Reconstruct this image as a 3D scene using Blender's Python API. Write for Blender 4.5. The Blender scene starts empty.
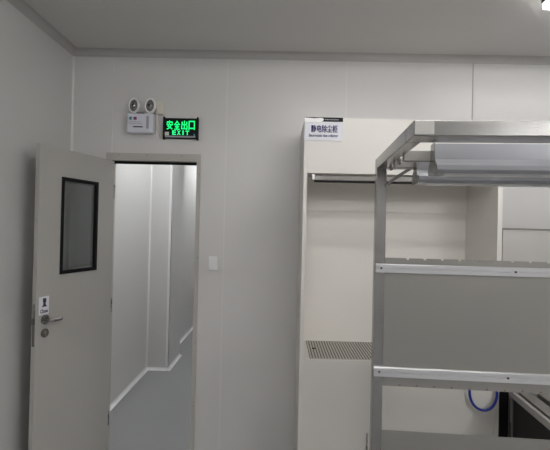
import bpy, bmesh, math, random
from mathutils import Vector, Matrix
random.seed(7)
C = bpy.context.scene.collection
R = math.radians
PI = math.pi

# ------------------------------------------------------------------ materials
def mat(name, col, rough=0.5, metal=0.0, noise=0.0, nscale=6.0, emit=None, estr=0.0, bump=0.0,
        bscale=200.0, spec=0.5, stretch=None, trans=0.0, rvar=.06, coat=0.0):
    m = bpy.data.materials.new(name); m.use_nodes = True
    nt = m.node_tree; b = nt.nodes['Principled BSDF']
    b.inputs['Base Color'].default_value = (*col, 1)
    b.inputs['Roughness'].default_value = rough
    b.inputs['Metallic'].default_value = metal
    b.inputs['Specular IOR Level'].default_value = spec
    b.inputs['Transmission Weight'].default_value = trans
    b.inputs['Coat Weight'].default_value = coat
    if emit:
        b.inputs['Emission Color'].default_value = (*emit, 1)
        b.inputs['Emission Strength'].default_value = estr
    tc = nt.nodes.new('ShaderNodeTexCoord')
    mp = nt.nodes.new('ShaderNodeMapping')
    nt.links.new(tc.outputs['Object'], mp.inputs['Vector'])
    if stretch: mp.inputs['Scale'].default_value = stretch
    if noise > 0:
        n = nt.nodes.new('ShaderNodeTexNoise'); n.inputs['Scale'].default_value = nscale
        n.inputs['Detail'].default_value = 5
        nt.links.new(mp.outputs[0], n.inputs['Vector'])
        mx = nt.nodes.new('ShaderNodeMixRGB'); mx.blend_type = 'MIX'
        mx.inputs['Color1'].default_value = (*[c * (1 - noise) for c in col], 1)
        mx.inputs['Color2'].default_value = (*[min(1, c * (1 + noise)) for c in col], 1)
        nt.links.new(n.outputs['Fac'], mx.inputs['Fac'])
        nt.links.new(mx.outputs[0], b.inputs['Base Color'])
        mr = nt.nodes.new('ShaderNodeMapRange')
        mr.inputs['To Min'].default_value = max(0.02, rough - rvar); mr.inputs['To Max'].default_value = rough + rvar
        if rvar > 0:
            nt.links.new(n.outputs['Fac'], mr.inputs['Value'])
            nt.links.new(mr.outputs[0], b.inputs['Roughness'])
    if bump > 0:
        n2 = nt.nodes.new('ShaderNodeTexNoise'); n2.inputs['Scale'].default_value = bscale
        nt.links.new(mp.outputs[0], n2.inputs['Vector'])
        bp = nt.nodes.new('ShaderNodeBump'); bp.inputs['Strength'].default_value = bump
        bp.inputs['Distance'].default_value = 0.002
        nt.links.new(n2.outputs['Fac'], bp.inputs['Height'])
        nt.links.new(bp.outputs[0], b.inputs['Normal'])
    return m

M = {}
M['wall'] = mat('wall_panel', (.605, .597, .588), .30, noise=.02, nscale=2.0, rvar=0.0)
M['ceil'] = mat('ceiling_panel', (.64, .627, .61), .45, noise=.025, nscale=1.5)
M['trim'] = mat('trim_aluminium', (.62, .615, .60), .40, metal=.1, noise=.02)
M['cove'] = mat('coving_grey', (.42, .41, .40), .5, noise=.02)
M['seam'] = mat('seam_sealant', (.65, .64, .635), .45, noise=.02)
M['seam_gap'] = mat('seam_gap', (.33, .33, .33), .6, noise=.02)
M['floor'] = mat('floor_epoxy', (.29, .293, .30), .11, noise=.04, nscale=1.2, coat=.3, rvar=.02)
M['base'] = mat('baseboard_white', (.78, .78, .78), .35, noise=.02)
M['leaf'] = mat('door_paint', (.40, .39, .365), .42, noise=.02, nscale=3)
M['frame'] = mat('door_frame_paint', (.43, .412, .385), .42, noise=.02)
M['black'] = mat('black_rubber', (.008, .008, .009), .6, noise=.1, spec=.15)
M['glass'] = mat('window_glass', (.75, .80, .80), .04, trans=1.0)
M['chrome'] = mat('satin_steel', (.30, .29, .28), .28, metal=1.0, noise=.05)
M['brass'] = mat('brass_key', (.45, .40, .32), .35, metal=1.0, noise=.05)
M['white'] = mat('white_plastic', (.78, .78, .79), .38, noise=.02)
M['case'] = mat('lamp_case_plastic', (.66, .67, .74), .35, noise=.02)
M['cream'] = mat('cream_plastic', (.66, .63, .57), .45, noise=.02)
M['cab'] = mat('cabinet_enamel', (.715, .692, .65), .40, noise=.02, nscale=2)
M['cab_in'] = mat('cabinet_liner', (.80, .77, .725), .45, noise=.02, nscale=2)
M['grille'] = mat('grille_plate', (.52, .50, .46), .45, metal=.5, noise=.03)
M['hole'] = mat('grille_slot', (.09, .088, .082), .7, noise=.05)
M['steel'] = mat('brushed_steel', (.35, .345, .34), .25, metal=1.0, noise=.04, nscale=5, rvar=.015)
M['sheet'] = mat('dull_steel_sheet', (.30, .292, .275), .52, metal=.85, noise=.06, nscale=4)
M['alu'] = mat('aluminium_rail', (.60, .60, .62), .36, metal=.75, noise=.03)
M['refl'] = mat('zinc_reflector', (.28, .285, .305), .36, metal=.4, noise=.04)
M['screw'] = mat('dark_screw', (.05, .05, .05), .45, metal=.8, noise=.1)
M['rust'] = mat('rusty_rivet', (.22, .12, .08), .6, metal=.4, noise=.2)
M['tag'] = mat('paper_tag', (.74, .74, .80), .5, noise=.02)
M['navy'] = mat('navy_print', (.015, .022, .22), .5, noise=.05)
M['ink'] = mat('dark_print', (.02, .02, .035), .5, noise=.05)
M['greyprint'] = mat('grey_print', (.33, .33, .38), .5, noise=.05)
M['teal'] = mat('teal_print', (.03, .22, .24), .5, noise=.05)
M['plum'] = mat('plum_print', (.22, .04, .16), .5, noise=.05)
M['signblack'] = mat('sign_black', (.008, .007, .009), .5, noise=.05, spec=.15)
M['green'] = mat('lit_green', (.02, .5, .2), .5, emit=(.01, 1.0, .28), estr=.85)
M['blue'] = mat('blue_tube', (.012, .03, .28), .3, noise=.08)
M['mblack'] = mat('machine_black', (.012, .011, .011), .5, noise=.25, nscale=5, spec=.25)
M['mgrey'] = mat('machine_grey', (.24, .23, .215), .40, metal=.6, noise=.05)
M['alu_dull'] = mat('dull_aluminium', (.42, .41, .39), .40, metal=.6, noise=.05)
M['eq'] = mat('stainless_panel', (.47, .455, .44), .42, metal=.55, noise=.06, nscale=5)
M['lit'] = mat('fill_diffuser', (.9, .9, .9), .5, emit=(1.0, .988, .972), estr=56.0)  # emission of the fill lights added behind the viewer
M['lit2'] = mat('led_diffuser_far', (.9, .9, .9), .5, emit=(1.0, .988, .972), estr=9.0)
M['lit4'] = mat('led_diffuser_near', (.9, .9, .9), .5, emit=(1.0, .988, .972), estr=9.0)
M['lit5'] = mat('led_diffuser_dim', (.9, .9, .9), .5, emit=(1.0, .988, .972), estr=24.0)
M['lit6'] = mat('fill_diffuser_right', (.9, .9, .9), .5, emit=(1.0, .988, .972), estr=60.0)  # emission of the fill light added on the right
M['lit7'] = mat('led_diffuser_middle', (.9, .9, .9), .5, emit=(1.0, .988, .972), estr=12.0)
M['lit3'] = mat('led_diffuser_corridor', (.9, .9, .9), .5, emit=(.97, .99, 1.0), estr=38.0)
M['dull'] = mat('dull_lamp_glass', (.60, .60, .60), .3, noise=.03)
M['dish'] = mat('grey_dish', (.22, .22, .22), .35, metal=.5, noise=.05)
M['paper'] = mat('bright_white', (.90, .90, .90), .4, noise=.01)  # plain bright white, for the patch on the sign band
M['lens'] = mat('lamp_lens', (.55, .55, .55), .15, metal=.6, noise=.05)

# ------------------------------------------------------------------ mesh helpers
def box(bm, x0, x1, y0, y1, z0, z1, bev=0.0, rot=None, piv=None):
    b2 = bmesh.new()
    bmesh.ops.create_cube(b2, size=1)
    for v in b2.verts:
        v.co = Vector(((x0 + x1) / 2 + v.co.x * (x1 - x0), (y0 + y1) / 2 + v.co.y * (y1 - y0), (z0 + z1) / 2 + v.co.z * (z1 - z0)))
    if bev > 0:
        bmesh.ops.bevel(b2, geom=b2.edges[:], offset=bev, segments=2, affect='EDGES', profile=.5)
    if rot is not None:
        bmesh.ops.rotate(b2, cent=piv or Vector((0, 0, 0)), matrix=rot, verts=b2.verts[:])
    merge(bm, b2)

def merge(bm, b2):
    me = bpy.data.meshes.new('tmp'); b2.to_mesh(me); b2.free(); bm.from_mesh(me); bpy.data.meshes.remove(me)

def cyl(bm, p0, p1, r0, r1=None, seg=24, caps=True):
    r1 = r0 if r1 is None else r1
    p0 = Vector(p0); p1 = Vector(p1); d = p1 - p0
    q = d.to_track_quat('Z', 'Y').to_matrix().to_4x4()
    bmesh.ops.create_cone(bm, cap_ends=caps, segments=seg, radius1=r0, radius2=r1, depth=d.length,
                          matrix=Matrix.Translation((p0 + p1) / 2) @ q)

def tube(bm, pts, r, seg=12):
    pts = [Vector(p) for p in pts]; rings = []
    for i, p in enumerate(pts):
        a = pts[max(0, i - 1)]; b = pts[min(len(pts) - 1, i + 1)]
        t = (b - a).normalized(); q = t.to_track_quat('Z', 'Y')
        rings.append([bm.verts.new(p + q @ Vector((r * math.cos(2 * PI * k / seg), r * math.sin(2 * PI * k / seg), 0))) for k in range(seg)])
    # keep the rings untwisted
    for i in range(1, len(rings)):
        best = min(range(seg), key=lambda s: sum((rings[i][(k + s) % seg].co - rings[i - 1][k].co).length for k in range(seg)))
        rings[i] = rings[i][best:] + rings[i][:best]
    for a, b in zip(rings, rings[1:]):
        for k in range(seg):
            bm.faces.new((a[k], a[(k + 1) % seg], b[(k + 1) % seg], b[k]))
    bm.faces.new(rings[0]); bm.faces.new(rings[-1])
    bmesh.ops.recalc_face_normals(bm, faces=bm.faces[:])

def lathe(bm, prof, mtx=Matrix.Identity(4), seg=32):
    rings = []
    for r, z in prof:
        rings.append([bm.verts.new(mtx @ Vector((r * math.cos(2 * PI * k / seg), r * math.sin(2 * PI * k / seg), z))) for k in range(seg)])
    for a, b in zip(rings, rings[1:]):
        for k in range(seg):
            bm.faces.new((a[k], a[(k + 1) % seg], b[(k + 1) % seg], b[k]))
    bm.faces.new(rings[0]); bm.faces.new(rings[-1])
    bmesh.ops.recalc_face_normals(bm, faces=bm.faces[:])

def prism(bm, poly, axis, a, b):
    """extrude the 2D polygon along an axis: 'x' takes (y,z), 'y' takes (x,z), 'z' takes (x,y)"""
    f = {'x': lambda p, t: (t, p[0], p[1]), 'y': lambda p, t: (p[0], t, p[1]), 'z': lambda p, t: (p[0], p[1], t)}[axis]
    A = [bm.verts.new(f(p, a)) for p in poly]; B = [bm.verts.new(f(p, b)) for p in poly]
    fs = [bm.faces.new(A), bm.faces.new(B)]
    n = len(poly)
    for k in range(n): fs.append(bm.faces.new((A[k], A[(k + 1) % n], B[(k + 1) % n], B[k])))
    bmesh.ops.recalc_face_normals(bm, faces=fs)

def obj(name, bm, m, parent=None, smooth=False, loc=None):
    me = bpy.data.meshes.new(name)
    bm.normal_update(); bm.to_mesh(me); bm.free()
    me.materials.append(M[m])
    if smooth:
        for p in me.polygons: p.use_smooth = True
        try: me.set_sharp_from_angle(angle=R(40))
        except Exception: pass
    o = bpy.data.objects.new(name, me); C.objects.link(o)
    if parent: o.parent = parent
    if loc: o.location = loc
    return o

def tag(o, label=None, cat=None, group=None, kind=None):
    if label: o['label'] = label
    if cat: o['category'] = cat
    if group: o['group'] = group
    if kind: o['kind'] = kind
    return o

def thing(name, label, cat, loc=(0, 0, 0), rz=0.0, group=None, kind=None):
    o = bpy.data.objects.new(name, None); C.objects.link(o)
    o.location = loc; o.rotation_euler = (0, 0, rz); o.empty_display_size = .05
    return tag(o, label, cat, group, kind)

def B(*boxes, bev=0.0):
    bm = bmesh.new()
    for b in boxes: box(bm, *b, bev=bev)
    return bm

def boxobj(name, m, dims, parent=None, bev=0.0):
    return obj(name, B(dims, bev=bev), m, parent, smooth=False)

def text(name, s, size, m, parent, mtx, width=None, bold=0.0, height=None, offset=0.0, depth=.001):
    cu = bpy.data.curves.new(name, 'FONT'); cu.body = s; cu.size = size
    cu.align_x = 'CENTER'; cu.align_y = 'CENTER'; cu.extrude = depth; cu.offset = offset; cu.resolution_u = 4
    o = bpy.data.objects.new(name, cu); C.objects.link(o)
    bpy.context.view_layer.update()
    me = bpy.data.meshes.new_from_object(o.evaluated_get(bpy.context.evaluated_depsgraph_get()))
    bpy.data.objects.remove(o); bpy.data.curves.remove(cu)
    xs = [v.co.x for v in me.vertices]; ys = [v.co.y for v in me.vertices]
    cx, cy = (min(xs) + max(xs)) / 2, (min(ys) + max(ys)) / 2
    k = width / (max(xs) - min(xs)) if width else 1.0
    h = height / (max(ys) - min(ys)) if height else 1.0
    for v in me.vertices: v.co = mtx @ Vector(((v.co.x - cx) * k, (v.co.y - cy) * h, v.co.z))
    if bold:
        b0 = bmesh.new()
        for dx, dz in ((-1, 0), (1, 0), (0, -1), (0, 1), (0, 0)):
            m2 = me.copy(); m2.transform(Matrix.Translation(mtx.to_3x3() @ Vector((dx * bold, dz * bold, 0)))); b0.from_mesh(m2); bpy.data.meshes.remove(m2)
        b0.to_mesh(me); b0.free()
    me.materials.clear(); me.materials.append(M[m]); me.name = name
    o = bpy.data.objects.new(name, me); C.objects.link(o); o.parent = parent
    return o

FACE = Matrix(((1, 0, 0, 0), (0, 0, -1, 0), (0, 1, 0, 0), (0, 0, 0, 1)))   # lettering on a wall that faces -Y
def at(x, y, z): return Matrix.Translation((x, y, z)) @ FACE

# ------------------------------------------------------------------ the setting
D = 2.91; H = 2.86; XL = -1.50; XR = 4.2; YB = -6.0; YE = 8.6
def struct(name, bm, m, label, cat):
    return tag(obj(name, bm, m), label, cat, kind='structure')

struct('floor', B((XL - .1, XR + .1, YB - .1, YE + .1, -.1, 0)), 'floor', 'glossy blue-grey epoxy floor seen through the doorway', 'floor')
struct('ceiling', B((XL - .1, XR + .1, YB - .1, YE + .1, H, H + .1)), 'ceil', 'plain grey panel ceiling over the whole room', 'ceiling')
struct('wall_left', B((XL - .1, XL, YB - .1, YE + .1, 0, H)), 'wall', 'plain grey panel wall on the left behind the open door', 'wall')
struct('wall_right', B((XR, XR + .1, YB - .1, YE + .1, 0, H)), 'wall', 'panel wall closing the room on the right', 'wall')
struct('wall_front', B((XL, XR, YB - .1, YB, 0, H)), 'wall', 'panel wall behind the viewer', 'wall')
DX0, DX1, DZ = -1.207, -.595, 2.077
WT = .07   # wall panel thickness
struct('wall_back', B((XL, DX0 - .015, D, D + WT, 0, H), (DX1 + .015, XR, D, D + WT, 0, H), (DX0 - .015, DX1 + .015, D, D + WT, DZ + .015, H)), 'wall',
       'grey panel wall with the doorway and the cabinet in front of it', 'wall')
# corridor behind the doorway
CXR = .25
struct('wall_corridor_right', B((CXR, CXR + .1, D + WT, YE, 0, H)), 'wall', 'right wall of the corridor behind the doorway', 'wall')
struct('wall_corridor_end', B((XL, CXR, YE, YE + .1, 0, H)), 'wall', 'far end wall of the corridor', 'wall')
struct('wall_corridor_pillar', B((XL, -1.213, 4.60, 5.14, 0, H)), 'wall', 'boxed pillar jutting from the left wall of the corridor', 'pillar')
HL = -1.458
struct('wall_corridor_near', B((XL, HL, D + WT, 4.60, 0, H)), 'wall', 'left wall of the corridor between doorway and pillar', 'wall')
struct('wall_corridor_left', B((XL, -1.352, 5.14, YE, 0, H)), 'wall', 'far part of the corridor left wall beyond the pillar', 'wall')

def cove_poly(s, n=5):      # quarter-round in the corner (0,0) reaching +s both ways, concave
    pts = [(0, 0), (s, 0)]
    for k in range(1, n): a = k / n * PI / 2; pts.append((s - s * math.sin(a), s - s * math.cos(a)))
    pts.append((0, s)); return pts

def base(name, poly_axis, fn, a, b, label):
    bm = bmesh.new(); prism(bm, [fn(p) for p in cove_poly(.030)], poly_axis, a, b)
    struct(name, bm, 'base', label, 'baseboard')
base('baseboard_left', 'y', lambda p: (HL + p[0], p[1]), D + WT, 4.60, 'white coved baseboard along the corridor wall nearest the doorway')
base('baseboard_pillar_front', 'x', lambda p: (4.60 - p[0], p[1]), XL, -1.183, 'white coved baseboard across the front of the corridor pillar')
base('baseboard_pillar_side', 'y', lambda p: (-1.213 + p[0], p[1]), 4.57, 5.14, 'white coved baseboard along the side of the corridor pillar')
base('baseboard_far', 'y', lambda p: (-1.352 + p[0], p[1]), 5.14, YE, 'white coved baseboard along the far part of the corridor')
base('baseboard_back', 'x', lambda p: (D - p[0], p[1]), -.565, XR, 'white coved baseboard under the back wall right of the doorway')
base('baseboard_room', 'y', lambda p: (XL + p[0], p[1]), YB, D, 'white coved baseboard under the left wall of the room')

n_trim = [0]
def trim(bm, m, label):
    n_trim[0] += 1
    return struct('trim_%d' % n_trim[0], bm, m, label, 'trim')
def cove(axis, fn, a, b, label, s=.05):
    bm = bmesh.new(); prism(bm, [fn(p) for p in cove_poly(s)], axis, a, b); trim(bm, 'cove', label)
cove('x', lambda p: (D - p[0], H - p[1]), XL, XR, 'grey coving where the back wall meets the ceiling', .045)
cove('y', lambda p: (XL + p[0], H - p[1]), YB, D, 'grey coving where the left wall meets the ceiling', .045)
bm = bmesh.new(); prism(bm, [(XL + p[0], D - p[1]) for p in cove_poly(.016)], 'z', 0, H - .045)
trim(bm, 'trim', 'light angle strip in the corner of the left and back walls')
# joints between the wall panels
for x, w, m, l in ((-1.208, .006, 'seam', 'panel joint above the emergency lamp'), (-.392, .008, 'seam', 'light panel joint right of the light switch'),
                (.456, .007, 'seam', 'light panel joint above the cabinet sign'), (1.347, .007, 'seam_gap', 'dark panel joint above the rack'),
                (2.22, .007, 'seam_gap', 'panel joint far to the right')):
    trim(B((x - w / 2, x + w / 2, D - .0015, D, 2.113 if x < -1 else .045, H - .045)), m, l)
# corridor trims
trim(B((-1.240, -1.206, 4.592, 4.60, .045, H), (-1.213, -1.2065, 4.592, 4.615, .045, H)), 'base', 'white angle strip on the corner of the corridor pillar')
bm = bmesh.new(); prism(bm, [(HL + p[0], 4.60 - p[1]) for p in cove_poly(.016)], 'z', .045, H)
trim(bm, 'base', 'white angle strip where corridor wall and pillar meet')
bm = bmesh.new(); prism(bm, [(-1.352 + p[0], 5.14 + p[1]) for p in cove_poly(.016)], 'z', .045, H)
trim(bm, 'base', 'white angle strip behind the corridor pillar')
# door frame: flat face plates on the wall plus reveal lining
FX0, FX1, FZ = -1.241, -.567, 2.130
bm = B((FX0, DX0, D - .012, D + WT + .012, 0, FZ), (DX1, FX1, D - .012, D + WT + .012, 0, FZ), (DX0, DX1, D - .012, D + WT + .012, DZ, FZ))
trim(bm, 'frame', 'grey painted metal frame around the doorway')
for x, z in ((-1.15, 2.115), (-.95, 2.115), (-.70, 2.115), (-.575, 1.99), (-.575, 1.4), (-.575, .8), (-.575, .35), (-1.21, 1.9)):
    bm = bmesh.new(); cyl(bm, (x, D - .0135, z), (x, D - .011, z), .003, seg=10)
    o = obj('frame_screw', bm, 'screw'); o.parent = bpy.data.objects['trim_%d' % n_trim[0]]
bm = B((DX0, DX1, D + .035, D + .045, DZ - .018, DZ + .004))  # black strip set in for the shadow gap under the frame head
o = obj('head_shade_strip', bm, 'black'); o.parent = bpy.data.objects['trim_%d' % n_trim[0]]

# ------------------------------------------------------------------ the door leaf, swung open into the room
# local frame: +X runs from hinge to free edge, the visible face is at y = 0, thickness towards +y
hx, hy = -1.178, 2.892
ang = math.atan2(-.956, -.292)
door = thing('door_1', 'grey metal door standing open against the left wall', 'door', (hx, hy, 0), ang, kind='structure')
# with this turn local +y points to the right of the travel direction's left-hand side:
# rotate (0,1) by ang -> (-sin ang, cos ang) = (.956,-.292), i.e. towards the room, so the thickness is at negative y
LW, LT, LB = .621, .028, .012
wx0, wx1, wz0, wz1 = .155, .463, 1.312, 1.900
zt = 2.068
bm = B((0, wx0, -LT, 0, LB, zt), (wx1, LW, -LT, 0, LB, zt), (wx0, wx1, -LT, 0, LB, wz0), (wx0, wx1, -LT, 0, wz1, zt))
leaf = obj('door_leaf', bm, 'leaf', door)
wf = .020
def ringbox(x0, x1, z0, z1, w, y0, y1):
    return B((x0, x1, y0, y1, z0, z0 + w), (x0, x1, y0, y1, z1 - w, z1), (x0, x0 + w, y0, y1, z0 + w, z1 - w), (x1 - w, x1, y0, y1, z0 + w, z1 - w))
vw = obj('vision_frame', ringbox(wx0, wx1, wz0, wz1, wf, -LT - .004, .005), 'black', door)
tag(vw, 'black rubber window frame')
obj('glass_pane', B((wx0 + wf, wx1 - wf, -.016, -.011, wz0 + wf, wz1 - wf)), 'glass', vw)
obj('inner_rebate', ringbox(wx0 + wf, wx1 - wf, wz0 + wf, wz1 - wf, .012, -LT, -.018), 'frame', vw)
# handle set
hb = bmesh.new()
cyl(hb, (.561, 0, 1.062), (.561, .010, 1.062), .026, seg=28)
hd = obj('handle_rose', hb, 'chrome', door, True)
hb = bmesh.new()
pts = [(.561, .008, 1.062), (.561, .040, 1.062), (.556, .050, 1.062), (.545, .054, 1.061), (.53, .055, 1.059), (.51, .055, 1.058), (.496, .054, 1.059), (.488, .048, 1.060)]
tube(hb, pts, .0095)
tag(obj('lever_handle', hb, 'chrome', door, True), 'satin steel lever handle')
kb = bmesh.new(); cyl(kb, (.560, 0, .985), (.560, .007, .985), .025, seg=28)
ke = obj('key_escutcheon', kb, 'chrome', door, True)
kb = bmesh.new(); cyl(kb, (.560, .006, .988), (.560, .011, .988), .010, seg=20); box(kb, .5555, .5645, .006, .0105, .966, .988)
obj('key_cylinder', kb, 'brass', ke)
obj('latch_plate', B((LW - .001, LW + .0015, -.023, -.005, .92, 1.16)), 'chrome', door)
obj('latch_bolt', B((LW, LW + .010, -.019, -.009, 1.045, 1.075), bev=.002), 'chrome', door)
for z in (.25, 1.05, 1.85):
    kb = bmesh.new(); cyl(kb, (-.004, -.004, z - .05), (-.004, -.004, z + .05), .007, seg=16)
    obj('hinge', kb, 'chrome', door, True)
# paper tag on the leaf above the lever (its own thing)
st = thing('door_tag', 'small white paper tag with dark pictogram stuck above the door lever', 'sticker', (hx, hy, 0), ang)
obj('card', B((.534, .602, 0, .0012, 1.092, 1.196)), 'tag', st)
LF = Matrix(((-1, 0, 0, 0), (0, 0, 1, 0), (0, 1, 0, 0), (0, 0, 0, 1)))
pb = bmesh.new()
prism(pb, [(.554, 1.186), (.576, 1.186), (.576, 1.164), (.572, 1.160), (.574, 1.148), (.584, 1.137), (.547, 1.137), (.556, 1.148), (.558, 1.160), (.554, 1.164)], 'y', .0012, .002)
obj('pictogram', pb, 'ink', st)
text('lettering', 'Close', .024, 'ink', st, Matrix.Translation((.567, .0014, 1.112)) @ LF, width=.052, height=.022, offset=.0008, depth=.0004)

# ------------------------------------------------------------------ emergency twin lamp
em = thing('emergency_light', 'white twin-head emergency lamp on the wall left of the exit sign', 'emergency light', (-.992, D, 2.266))
W2, HH = .091, .136
case = obj('battery_case', B((-W2, W2, -.055, 0, 0, HH), bev=.006), 'case', em)
obj('front_panel', B((-W2 + .006, W2 - .006, -.058, -.054, .008, HH - .006), bev=.001), 'case', case)
def flat(parent, nm, m, x0, x1, z0, z1, y=-.0592): return obj(nm, B((x0, x1, y, y + .0016, z0, z1)), m, parent)
flat(case, 'indicator_teal', 'teal', -.074, -.056, .089, .110); flat(case, 'indicator_plum', 'plum', -.044, -.022, .089, .110)
for z, x0, x1 in ((.072, -.075, .012), (.060, -.075, .02)):
    bm = bmesh.new(); x = x0
    while x < x1: w = random.uniform(.004, .010); box(bm, x, x + w, -.0592, -.0576, z, z + .0045); x += w + .003
    obj('printed_line', bm, 'greyprint', case)
flat(case, 'printed_bar', 'ink', -.046, .022, .036, .044)
flat(case, 'grille_strip', 'greyprint', .046, .064, .028, .116)
obj('test_button', B((-.03, .024, -.045, -.02, HH - .001, HH + .008), bev=.002), 'black', em)
for hxp, hzp in ((-.047, .192), (.068, .193)):
    # shallow upright-oval heads
    mt = Matrix.Translation((hxp, -.030, hzp)) @ Matrix.Rotation(R(-10), 4, 'Z') @ Matrix.Diagonal((.70, 1, 1, 1)) @ Matrix.Rotation(R(90), 4, 'X')
    bm = bmesh.new()
    lathe(bm, [(.020, -.026), (.040, -.020), (.052, -.004), (.0555, .010), (.0545, .018), (.050, .022), (.045, .020), (.040, .016)], mt, 36)
    head = obj('lamp_head', bm, 'white', em, True)
    bm = bmesh.new(); lathe(bm, [(.0415, .0175), (.034, .0172), (.026, .0185), (.024, .0195)], mt, 36)
    obj('reflector', bm, 'dish', head, True)
    bm = bmesh.new(); lathe(bm, [(.025, .018), (.025, .022), (.018, .028), (.006, .031)], mt, 24)
    obj('bulb', bm, 'chrome', head, True)
    bm = bmesh.new(); lathe(bm, [(.010, .029), (.010, .0325), (.003, .034)], mt, 20)
    obj('bulb_cap', bm, 'screw', head, True)
    bm = bmesh.new(); cyl(bm, (hxp, -.030, HH - .002), (hxp, -.030, hzp - .030), .011, seg=16)
    obj('swivel_neck', bm, 'white', em, True)

# junction box, its cables
jb = thing('junction_box', 'small cream socket box on the wall between lamp and exit sign', 'socket', (-.862, D, 2.405))
obj('box_body', B((-.022, .026, -.036, 0, 0, .092), bev=.004), 'cream', jb)
obj('side_plug', B((-.036, -.020, -.030, -.006, .052, .080), bev=.004), 'cream', jb)
def cable(nm, pts, r, m, label):
    # smooth the polyline
    P = [Vector(p) for p in pts]; out = []
    for i in range(len(P) - 1):
        a = P[max(i - 1, 0)]; b = P[i]; c = P[i + 1]; d = P[min(i + 2, len(P) - 1)]
        for k in range(8):
            t = k / 8
            out.append(.5 * ((2 * b) + (-a + c) * t + (2 * a - 5 * b + 4 * c - d) * t * t + (-a + 3 * b - 3 * c + d) * t ** 3))
    out.append(P[-1])
    bm = bmesh.new(); tube(bm, out, r, 10)
    return tag(obj(nm, bm, m, None, True), label, 'cable')
cable('power_cable', [(-.892, D - .018, 2.460), (-.890, D - .02, 2.42), (-.884, D - .012, 2.36), (-.872, D - .008, 2.30), (-.858, D - .008, 2.252), (-.845, D - .010, 2.240), (-.836, D - .012, 2.252)],
      .0042, 'cream', 'cream cable hanging in a loop from socket box to exit sign')
cable('power_cable', [(-.880, D - .018, 2.407), (-.884, D - .014, 2.36), (-.886, D - .010, 2.31), (-.889, D - .010, 2.285), (-.892, D - .016, 2.276)],
      .0042, 'cream', 'cream cable running from socket box down to the emergency lamp')

# ------------------------------------------------------------------ exit sign
ex = thing('exit_sign', 'black exit sign with glowing green letters above the doorway', 'sign', (-.713, D, 2.234))
obj('sign_plate', B((-.118, .118, -.022, 0, .004, .148), bev=.002), 'signblack', ex)
for s in (-1, 1):
    obj('side_bar', B((s * .119 - .0055, s * .119 + .0055, -.030, 0, -.004, .156), bev=.002), 'signblack', ex)
obj('lower_bar', B((-.108, .106, -.0275, -.021, .010, .022), bev=.001), 'greyprint', ex)
obj('corner_label', B((-.110, -.082, -.0255, -.021, .024, .048)), 'cream', ex)
obj('status_light', B((.093, .103, -.0255, -.021, .022, .038)), 'teal', ex)
for ch, x in zip('安全出口', (-.078, -.026, .026, .078)):
    text('green_character', ch, .050, 'green', ex, at(x, -.0225, .098), width=.042, height=.062, bold=.0011, depth=.0012)
for ch, x in zip('EXIT', (-.046, -.012, .018, .048)):
    text('green_letter', ch, .030, 'green', ex, at(x, -.0225, .0445), width=.010 if ch == 'I' else .026, height=.032, offset=.0012, depth=.0012)

# ------------------------------------------------------------------ light switch
sw = thing('light_switch', 'white square light switch on the wall right of the doorway', 'switch', (-.463, D, 1.312))
obj('switch_plate', B((-.034, .034, -.009, 0, 0, .098), bev=.003), 'white', sw)
obj('rocker', B((-.010, .010, -.0125, -.008, .034, .064), bev=.002), 'white', sw)

# ------------------------------------------------------------------ white dust-removal cabinet
CY0, CY1 = 2.44, 2.898
cx0, cx1, ctop = .137, 1.320, 2.283
ix0, ix1, iz0, iz1 = .160, 1.291, .845, 1.953
cab = thing('dust_cabinet', 'tall cream white open-fronted dust removal cabinet against the back wall', 'cabinet', (cx0, CY0, 0))
def cb(*d): return (d[0] - cx0, d[1] - cx0, d[2] - CY0, d[3] - CY0, d[4], d[5])
obj('side_panel', B(cb(cx0, ix0, CY0, CY1, .05, ctop), bev=.002), 'cab', cab)
obj('side_panel', B(cb(ix1, cx1, CY0, CY1, .05, ctop), bev=.002), 'cab', cab)
obj('header', B(cb(ix0, ix1, CY0, CY0 + .02, iz1, ctop)), 'cab', cab)
obj('top_panel', B(cb(ix0, ix1, CY0 + .02, CY1, ctop - .02, ctop)), 'cab', cab)
obj('inner_ceiling', B(cb(ix0, ix1, CY0 + .02, CY1 - .03, iz1 + .03, iz1 + .045)), 'cab_in', cab)
bp = obj('back_panel', B(cb(ix0, ix1, CY1 - .045, CY1, .05, iz1 + .03)), 'cab_in', cab)
obj('back_ledge', B(cb(ix0, ix1, CY1 - .060, CY1 - .045, 1.745, iz1 + .03)), 'cab_in', bp)
obj('work_floor', B(cb(ix0, ix1, CY0, CY1 - .045, iz0 - .025, iz0)), 'cab', cab)
# perforated grille plate let into the floor of the opening
gx0, gx1, gy0, gy1 = .204, 1.245, 2.452, 2.832
gr = obj('grille', B(cb(gx0, gx1, gy0, gy1, iz0, iz0 + .003)), 'grille', cab)
tag(gr, 'grey slotted extraction grille')
bm = bmesh.new()
x = gx0 + .010
while x < gx1 - .012:
    box(bm, x - cx0, x + .0065 - cx0, gy0 + .008 - CY0, gy1 - .008 - CY0, iz0 + .003, iz0 + .0036)
    x += .0178
for d in ((gx0 - .004, gx0, gy0, gy1), (gx0, gx1, gy1, gy1 + .006)): box(bm, d[0] - cx0, d[1] - cx0, d[2] - CY0, d[3] - CY0, iz0, iz0 + .0032)
tag(obj('grille_slots', bm, 'hole', gr), 'dark slots', kind='stuff')
bm = bmesh.new(); cyl(bm, (gx0 + .035 - cx0, gy0 + .2 - CY0, iz0 + .003), (gx0 + .035 - cx0, gy0 + .2 - CY0, iz0 + .008), .010, seg=16)
obj('grille_knob', bm, 'screw', gr)
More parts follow.
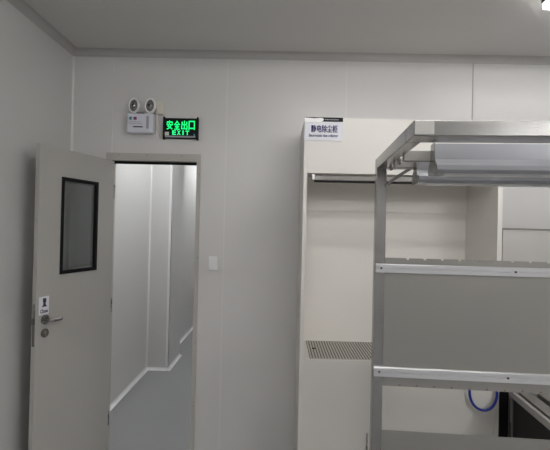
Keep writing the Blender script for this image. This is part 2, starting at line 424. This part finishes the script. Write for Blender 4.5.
# closed lower front with a slim pull handle
fp = obj('front_panel', B(cb(ix0, ix1, CY0, CY0 + .020, .10, iz0 - .025)), 'cab', cab)
obj('pull_handle', B(cb(.541, .551, CY0 - .0008, CY0 + .002, .26, .420)), 'chrome', fp)
obj('plinth', B(cb(cx0 + .01, cx1 - .01, CY0 + .03, CY1 - .01, 0, .10)), 'mblack', cab)
# ionising bar under the header
ib = obj('ionizing_bar', B(cb(ix0 + .034, ix1 - .03, CY0 + .030, CY0 + .062, 1.912, 1.950), bev=.006), 'mgrey', cab)
obj('bar_underside', B(cb(ix0 + .045, ix1 - .04, CY0 + .026, CY0 + .058, 1.904, 1.913)), 'black', ib)
obj('bar_bracket', B(cb(ix0 + .028, ix0 + .046, CY0 + .022, CY0 + .066, 1.915, iz1 + .032), bev=.003), 'alu', ib)
obj('bar_bracket', B(cb(ix1 - .05, ix1 - .034, CY0 + .022, CY0 + .066, 1.915, iz1 + .032), bev=.003), 'alu', ib)

# sign board on the cabinet
sg = thing('cabinet_sign', 'white sign with blue Chinese lettering on the upper left corner of the cabinet', 'sign', (.2505, CY0, 2.146))
obj('sign_board', B((-.1135, .1135, -.004, 0, 0, .138), bev=.001), 'tag', sg)
obj('black_band', B((-.114, .114, -.0055, -.0035, .113, .138)), 'signblack', sg)
bm = bmesh.new()
prism(bm, [(-.114, .108), (-.05, .106), (-.02, .109), (-.010, .113), (-.002, .120), (-.0, .126), (-.004, .131), (-.014, .134), (-.06, .131), (-.114, .135)], 'y', -.0075, -.0054)
tag(obj('white_patch', bm, 'paper', sg), 'bright white patch on the black band')
bm = bmesh.new(); x = .006
while x < .088: w = random.uniform(.003, .006); box(bm, x, x + w, -.0062, -.0054, .122, .1285); x += w + .002
obj('band_print', bm, 'greyprint', sg)
text('blue_lettering', '静电除尘柜', .036, 'navy', sg, at(.004, -.0045, .0705), width=.156, height=.043, bold=.0010, depth=.0006)
text('small_lettering', 'Electrostatic dust collector', .015, 'navy', sg, at(.0, -.0045, .030), width=.172, height=.016, bold=.0004, depth=.0005)

# ------------------------------------------------------------------ blue tube looping on the cabinet front
pts = []
for k in range(17):
    a = PI * k / 16
    pts.append((1.215 - .0795 * math.cos(a), CY0 - .022 - .010 * math.sin(a), .680 - .094 * math.sin(a)))
pts = [(1.132, CY0 - .0012, .800), (1.132, CY0 - .008, .800), (1.1325, CY0 - .017, .792), (1.134, CY0 - .022, .76), (1.135, CY0 - .022, .72)] + pts + [(1.295, CY0 - .022, .72), (1.294, CY0 - .022, .76), (1.2935, CY0 - .017, .792), (1.293, CY0 - .008, .800), (1.293, CY0 - .0012, .800)]
bm = bmesh.new(); tube(bm, pts, .0075, 12)
tag(obj('air_hose', bm, 'blue', None, True), 'blue plastic air hose hanging in a loop below the rack rail', 'hose')

# ------------------------------------------------------------------ grey and black equipment cabinet right of the white cabinet
eq = thing('equipment_cabinet', 'grey fronted equipment cabinet standing right of the white cabinet', 'cabinet', (1.352, 2.50, 0))
obj('body', B((0, .85, .012, .40, .06, 1.652), bev=.003), 'eq', eq)
obj('upper_door', B((.004, .846, 0, .012, .78, 1.645), bev=.002), 'eq', eq)
obj('top_lip', B((-.004, .854, -.008, .404, 1.642, 1.652), bev=.002), 'mgrey', eq)
obj('lower_door', B((.004, .846, 0, .012, .07, .775), bev=.002), 'mblack', eq)
obj('plinth', B((.02, .83, .02, .38, 0, .06)), 'mblack', eq)

# ------------------------------------------------------------------ low black machine with metal slide rails on top
mc = thing('machine', 'low black machine with pale slide rails on top seen behind the rack', 'machine', (1.352, 2.40, 0), R(-5))
Wm, Lm, Hm = .80, .75, .716
obj('black_housing', B((.012, Wm - .012, -Lm + .012, -.012, .06, Hm - .04), bev=.004), 'mblack', mc)
for x, y in ((0, 0), (Wm, 0), (0, -Lm), (Wm, -Lm)):
    x0 = x if x == 0 else x - .036; y0 = y - .036 if y == 0 else y
    pb = obj('corner_post', B((x0, x0 + .036, y0, y0 + .036, .03, Hm - .03), bev=.003), 'mgrey', mc)
    if x == 0: obj('post_groove', B((x0 - .0006, x0 + .004, y0 + .014, y0 + .022, .06, Hm - .05), (x0 + .014, x0 + .022, y0 - .0006, y0 + .004, .06, Hm - .05)), 'black', pb)
    bm = bmesh.new(); cyl(bm, (x0 + .018, y0 + .018, 0), (x0 + .018, y0 + .018, .012), .022, seg=20); cyl(bm, (x0 + .018, y0 + .018, .01), (x0 + .018, y0 + .018, .035), .008, seg=12)
    obj('levelling_foot', bm, 'screw', mc)
obj('top_frame', B((0, .020, -Lm, 0, Hm - .034, Hm), (Wm - .020, Wm, -Lm, 0, Hm - .034, Hm), (.020, Wm - .020, -.020, 0, Hm - .034, Hm), (.020, Wm - .020, -Lm, -Lm + .020, Hm - .034, Hm)), 'alu_dull', mc)
for k in range(7):
    x0 = .046 + k * .104
    obj('slide_rail', B((x0, x0 + .070, -Lm + .020, -.020, Hm - .044, Hm - .006), bev=.003), 'mgrey', mc)
for z in (.28, .33, .38):
    obj('vent_slot', B((.0112, .0125, -.6, -.25, z, z + .02)), 'black', mc)
obj('hinge_plate', B((-.002, .012, -.034, -.012, .42, .54)), 'screw', mc)

# ------------------------------------------------------------------ stainless rack with an overhanging top frame
rk = thing('steel_rack', 'stainless steel rack with overhanging top frame and riveted sheet panels on the right', 'rack', (.384, 1.64, 0), R(-4.0))
T = .041; HT = 1.909; OV = -.572; RW = .86
def rl(nm, *d, m='steel', bev=.0025, parent=None): return obj(nm, B(d, bev=bev), m, parent or rk)
for u in (0, RW - T):
    rl('post', u, u + T, 0, T, .075, HT)
    rl('side_rail', u, u + T, OV + .085, 0, HT - T, HT)
    rl('base_rail', u, u + T, OV, 0, .075, .075 + T)
    for v in (OV + .03, .012):
        bm = bmesh.new(); cyl(bm, (u + T / 2, v, 0), (u + T / 2, v, .014), .026, seg=24); cyl(bm, (u + T / 2, v, .012), (u + T / 2, v, .078), .007, seg=12)
        obj('levelling_foot', bm, 'screw', rk)
rl('front_beam', 0, RW, OV, OV + .085, HT - T, HT)
rl('back_beam', T, RW - T, 0, T, HT - T, HT)
rl('base_beam', T, RW - T, 0, T, .075, .075 + T)
rl('cross_bar', T, RW - T, -.283, -.262, 1.850, 1.886, m='sheet')
rl('cross_bar', T, RW - T, -.135, -.114, 1.850, 1.886, m='sheet')
for u in (0, RW):
    s = 1 if u == 0 else -1
    bk = obj('corner_bracket', B((u + s * .003, u + s * .052, OV - .0025, OV, HT - T + .003, HT - .002), bev=.001), 'alu_dull', rk)
for v in (-.19, -.05):
    bm = bmesh.new(); box(bm, T, T + .012, v - .006, v + .006, HT - T - .016, HT - T + .01, bev=.003)
    obj('rail_clip', bm, 'steel', rk)
# wire hook inside the left rail
bm = bmesh.new(); tube(bm, [(T, -.02, 1.80), (T + .012, -.03, 1.815), (T + .05, -.07, 1.842), (T + .065, -.10, 1.852)], .006)
obj('stay_rod', bm, 'steel', rk, True)

def sheet(z0, z1, notch_top):
    """sheet metal between the posts with a notched top edge"""
    top = []; a, b = T, RW - T; u = a + .088; pts = [(a, z0), (b, z0), (b, z1)]; back = []
    while u < b - .02: back.append(u); u += .0665
    for u in reversed(back):
        pts += [(u + .007, z1), (u + .003, z1 - .006), (u - .003, z1 - .006), (u - .007, z1)] if notch_top else []
    pts.append((a, z1))
    bm = bmesh.new(); prism(bm, pts, 'y', .001, .004)
    # folded return edges give the sheet its stiffness
    box(bm, a, b, .004, .022, z0, z0 + .003)
    return bm, back
for z0, z1 in ((1.004, 1.512), (.34, .828)):
    bm, us = sheet(z0, z1, z0 > 1)
    sp = obj('sheet_panel', bm, 'sheet', rk)
    for u in us:
        bm = bmesh.new(); cyl(bm, (u - .022, -.0012, z0 + .006), (u - .022, .002, z0 + .006), .0032, seg=10)
        obj('rivet', bm, 'rust', sp)
for z0, z1 in ((1.454, 1.488), (1.0435, 1.0805), (.40, .434)):
    bm = bmesh.new()
    h = z1 - z0
    # extruded rail with a shallow groove, the lower half standing out further
    prism(bm, [(0, z0), (-.012, z0), (-.012, z0 + h * .42), (-.009, z0 + h * .46), (-.009, z0 + h * .54), (-.012, z0 + h * .58), (-.012, z1 - .003), (-.009, z1), (0, z1)], 'x', .004, RW - .004)
    ra = obj('aluminium_rail', bm, 'alu', rk)
    for u in (.024, .533 if z0 > 1.2 else .512, RW - .024):
        bm = bmesh.new(); cyl(bm, (u, -.0145, z0 + h * .5), (u, -.010, z0 + h * .5), .0042, seg=12)
        obj('rail_screw', bm, 'screw', ra)

# two trough reflectors slung along the rack top: a thing each
ca, sa = math.cos(R(-4.0)), math.sin(R(-4.0))
def rackpt(u, v, z): return (.384 + u * ca - v * sa, 1.64 + u * sa + v * ca, z)
def trough(u0, v, z1, label):
    t = thing('lamp_trough', label, 'lamp reflector', rackpt(u0, v, z1 - .096), R(-4.0), 'lamp troughs under the rack top')
    L = RW - T - .05 - u0
    # open channel: spine on top, sides flaring outward at the bottom
    outer = [(-.016, .096), (.016, .096), (.020, .046), (.030, .034), (.040, .024), (.042, .010), (.034, .0), (-.034, .0), (-.042, .010), (-.040, .024), (-.030, .034), (-.020, .046)]
    bm = bmesh.new(); prism(bm, outer, 'x', 0, L)
    obj('reflector', bm, 'refl', t)
    for a, b in ((-.003, .0), (L, L + .003)):
        bm = bmesh.new(); prism(bm, [(-.018, .098), (.018, .098), (.022, .048), (.032, .036), (.042, .025), (.044, .010), (.035, -.002), (-.035, -.002), (-.044, .010), (-.042, .025), (-.032, .036), (-.022, .048)], 'x', a, b)
        obj('end_cap', bm, 'steel', t)
    obj('lamp_diffuser', B((.03, L - .03, -.024, .024, -.004, .001), bev=.001), 'dull', t)
    return t
trough(.128, -.309, 1.900, 'nearer of two grey metal lamp troughs slung under the rack top frame')
trough(.112, -.160, 1.886, 'farther of two grey metal lamp troughs slung under the rack top frame')

# ------------------------------------------------------------------ ceiling lights (room lamps plus added fill lights)
def batten(x0, x1, y0, y1, m, label):
    t = thing('ceiling_light', label, 'ceiling light', ((x0 + x1) / 2, (y0 + y1) / 2, H))
    hx_, hy_ = (x1 - x0) / 2, (y1 - y0) / 2
    obj('housing', B((-hx_, hx_, -hy_, hy_, -.028, 0), bev=.003), 'white', t)
    obj('diffuser', B((-hx_ + .002, hx_ - .002, -hy_ + .004, hy_ - .004, -.062, -.028), bev=.010), m, t)
    for s in (-1, 1):
        obj('end_cap', B((s * hx_ - (.005 if s > 0 else 0), s * hx_ + (.005 if s < 0 else 0), -hy_, hy_, -.030, 0), bev=.001), 'white', t)
    return t
batten(1.355, 2.60, 2.02, 2.17, 'lit4', 'lit white ceiling light at the upper right nearest the back wall')
batten(-.05, 1.05, 1.56, 1.64, 'lit7', 'lit ceiling light over the middle of the room')
batten(.20, 1.50, .66, .78, 'lit5', 'lit ceiling light above the viewer')
batten(2.30, 3.50, -.50, -.38, 'lit6', 'added ceiling fill light at the right of the viewer')  # unseen light, added to brighten the left wall and door
batten(-1.0, .20, -1.6, -1.48, 'lit', 'added ceiling fill light behind the viewer')  # these rear rows are unseen, added as low-angle frontal fill
batten(2.30, 3.50, -1.6, -1.48, 'lit', 'added ceiling fill light behind the viewer on the right')
batten(-1.0, .20, -4.0, -3.88, 'lit', 'added ceiling fill light farthest behind the viewer')
batten(2.30, 3.50, -4.0, -3.88, 'lit', 'added ceiling fill light farthest behind the viewer on the right')
batten(-.9, -.75, 3.5, 4.3, 'lit3', 'lit ceiling light in the corridor near the doorway')
batten(-.9, -.75, 6.0, 6.8, 'lit3', 'lit ceiling light deep in the corridor')

# ------------------------------------------------------------------ world, camera, view
w = bpy.data.worlds.new('World'); bpy.context.scene.world = w; w.use_nodes = True
w.node_tree.nodes['Background'].inputs[0].default_value = (.6, .62, .65, 1)
w.node_tree.nodes['Background'].inputs[1].default_value = .05
cd = bpy.data.cameras.new('Camera'); cam = bpy.data.objects.new('Camera', cd); C.objects.link(cam)
cd.sensor_fit = 'HORIZONTAL'; cd.sensor_width = 36.0; cd.lens = 36.0 * 410.0 / 550.0
yaw, pitch, roll = R(.6), R(.42), R(1.3)
fw = Vector((-math.sin(yaw) * math.cos(pitch), math.cos(yaw) * math.cos(pitch), math.sin(pitch)))
r0 = fw.cross(Vector((0, 0, 1))).normalized(); u0 = r0.cross(fw)
rt = r0 * math.cos(roll) + u0 * math.sin(roll); up = u0 * math.cos(roll) - r0 * math.sin(roll)
cam.matrix_world = Matrix(((rt.x, up.x, -fw.x, 0), (rt.y, up.y, -fw.y, 0), (rt.z, up.z, -fw.z, 1.62), (0, 0, 0, 1)))
cd.clip_start = .02
sc = bpy.context.scene; sc.camera = cam
vs = sc.view_settings; vs.view_transform = 'Standard'; vs.look = 'None'; vs.gamma = 1.0; vs.exposure = 0
vs.use_curve_mapping = False
sc.cycles.use_denoising = True
sc.cycles.max_bounces = 10; sc.cycles.diffuse_bounces = 6
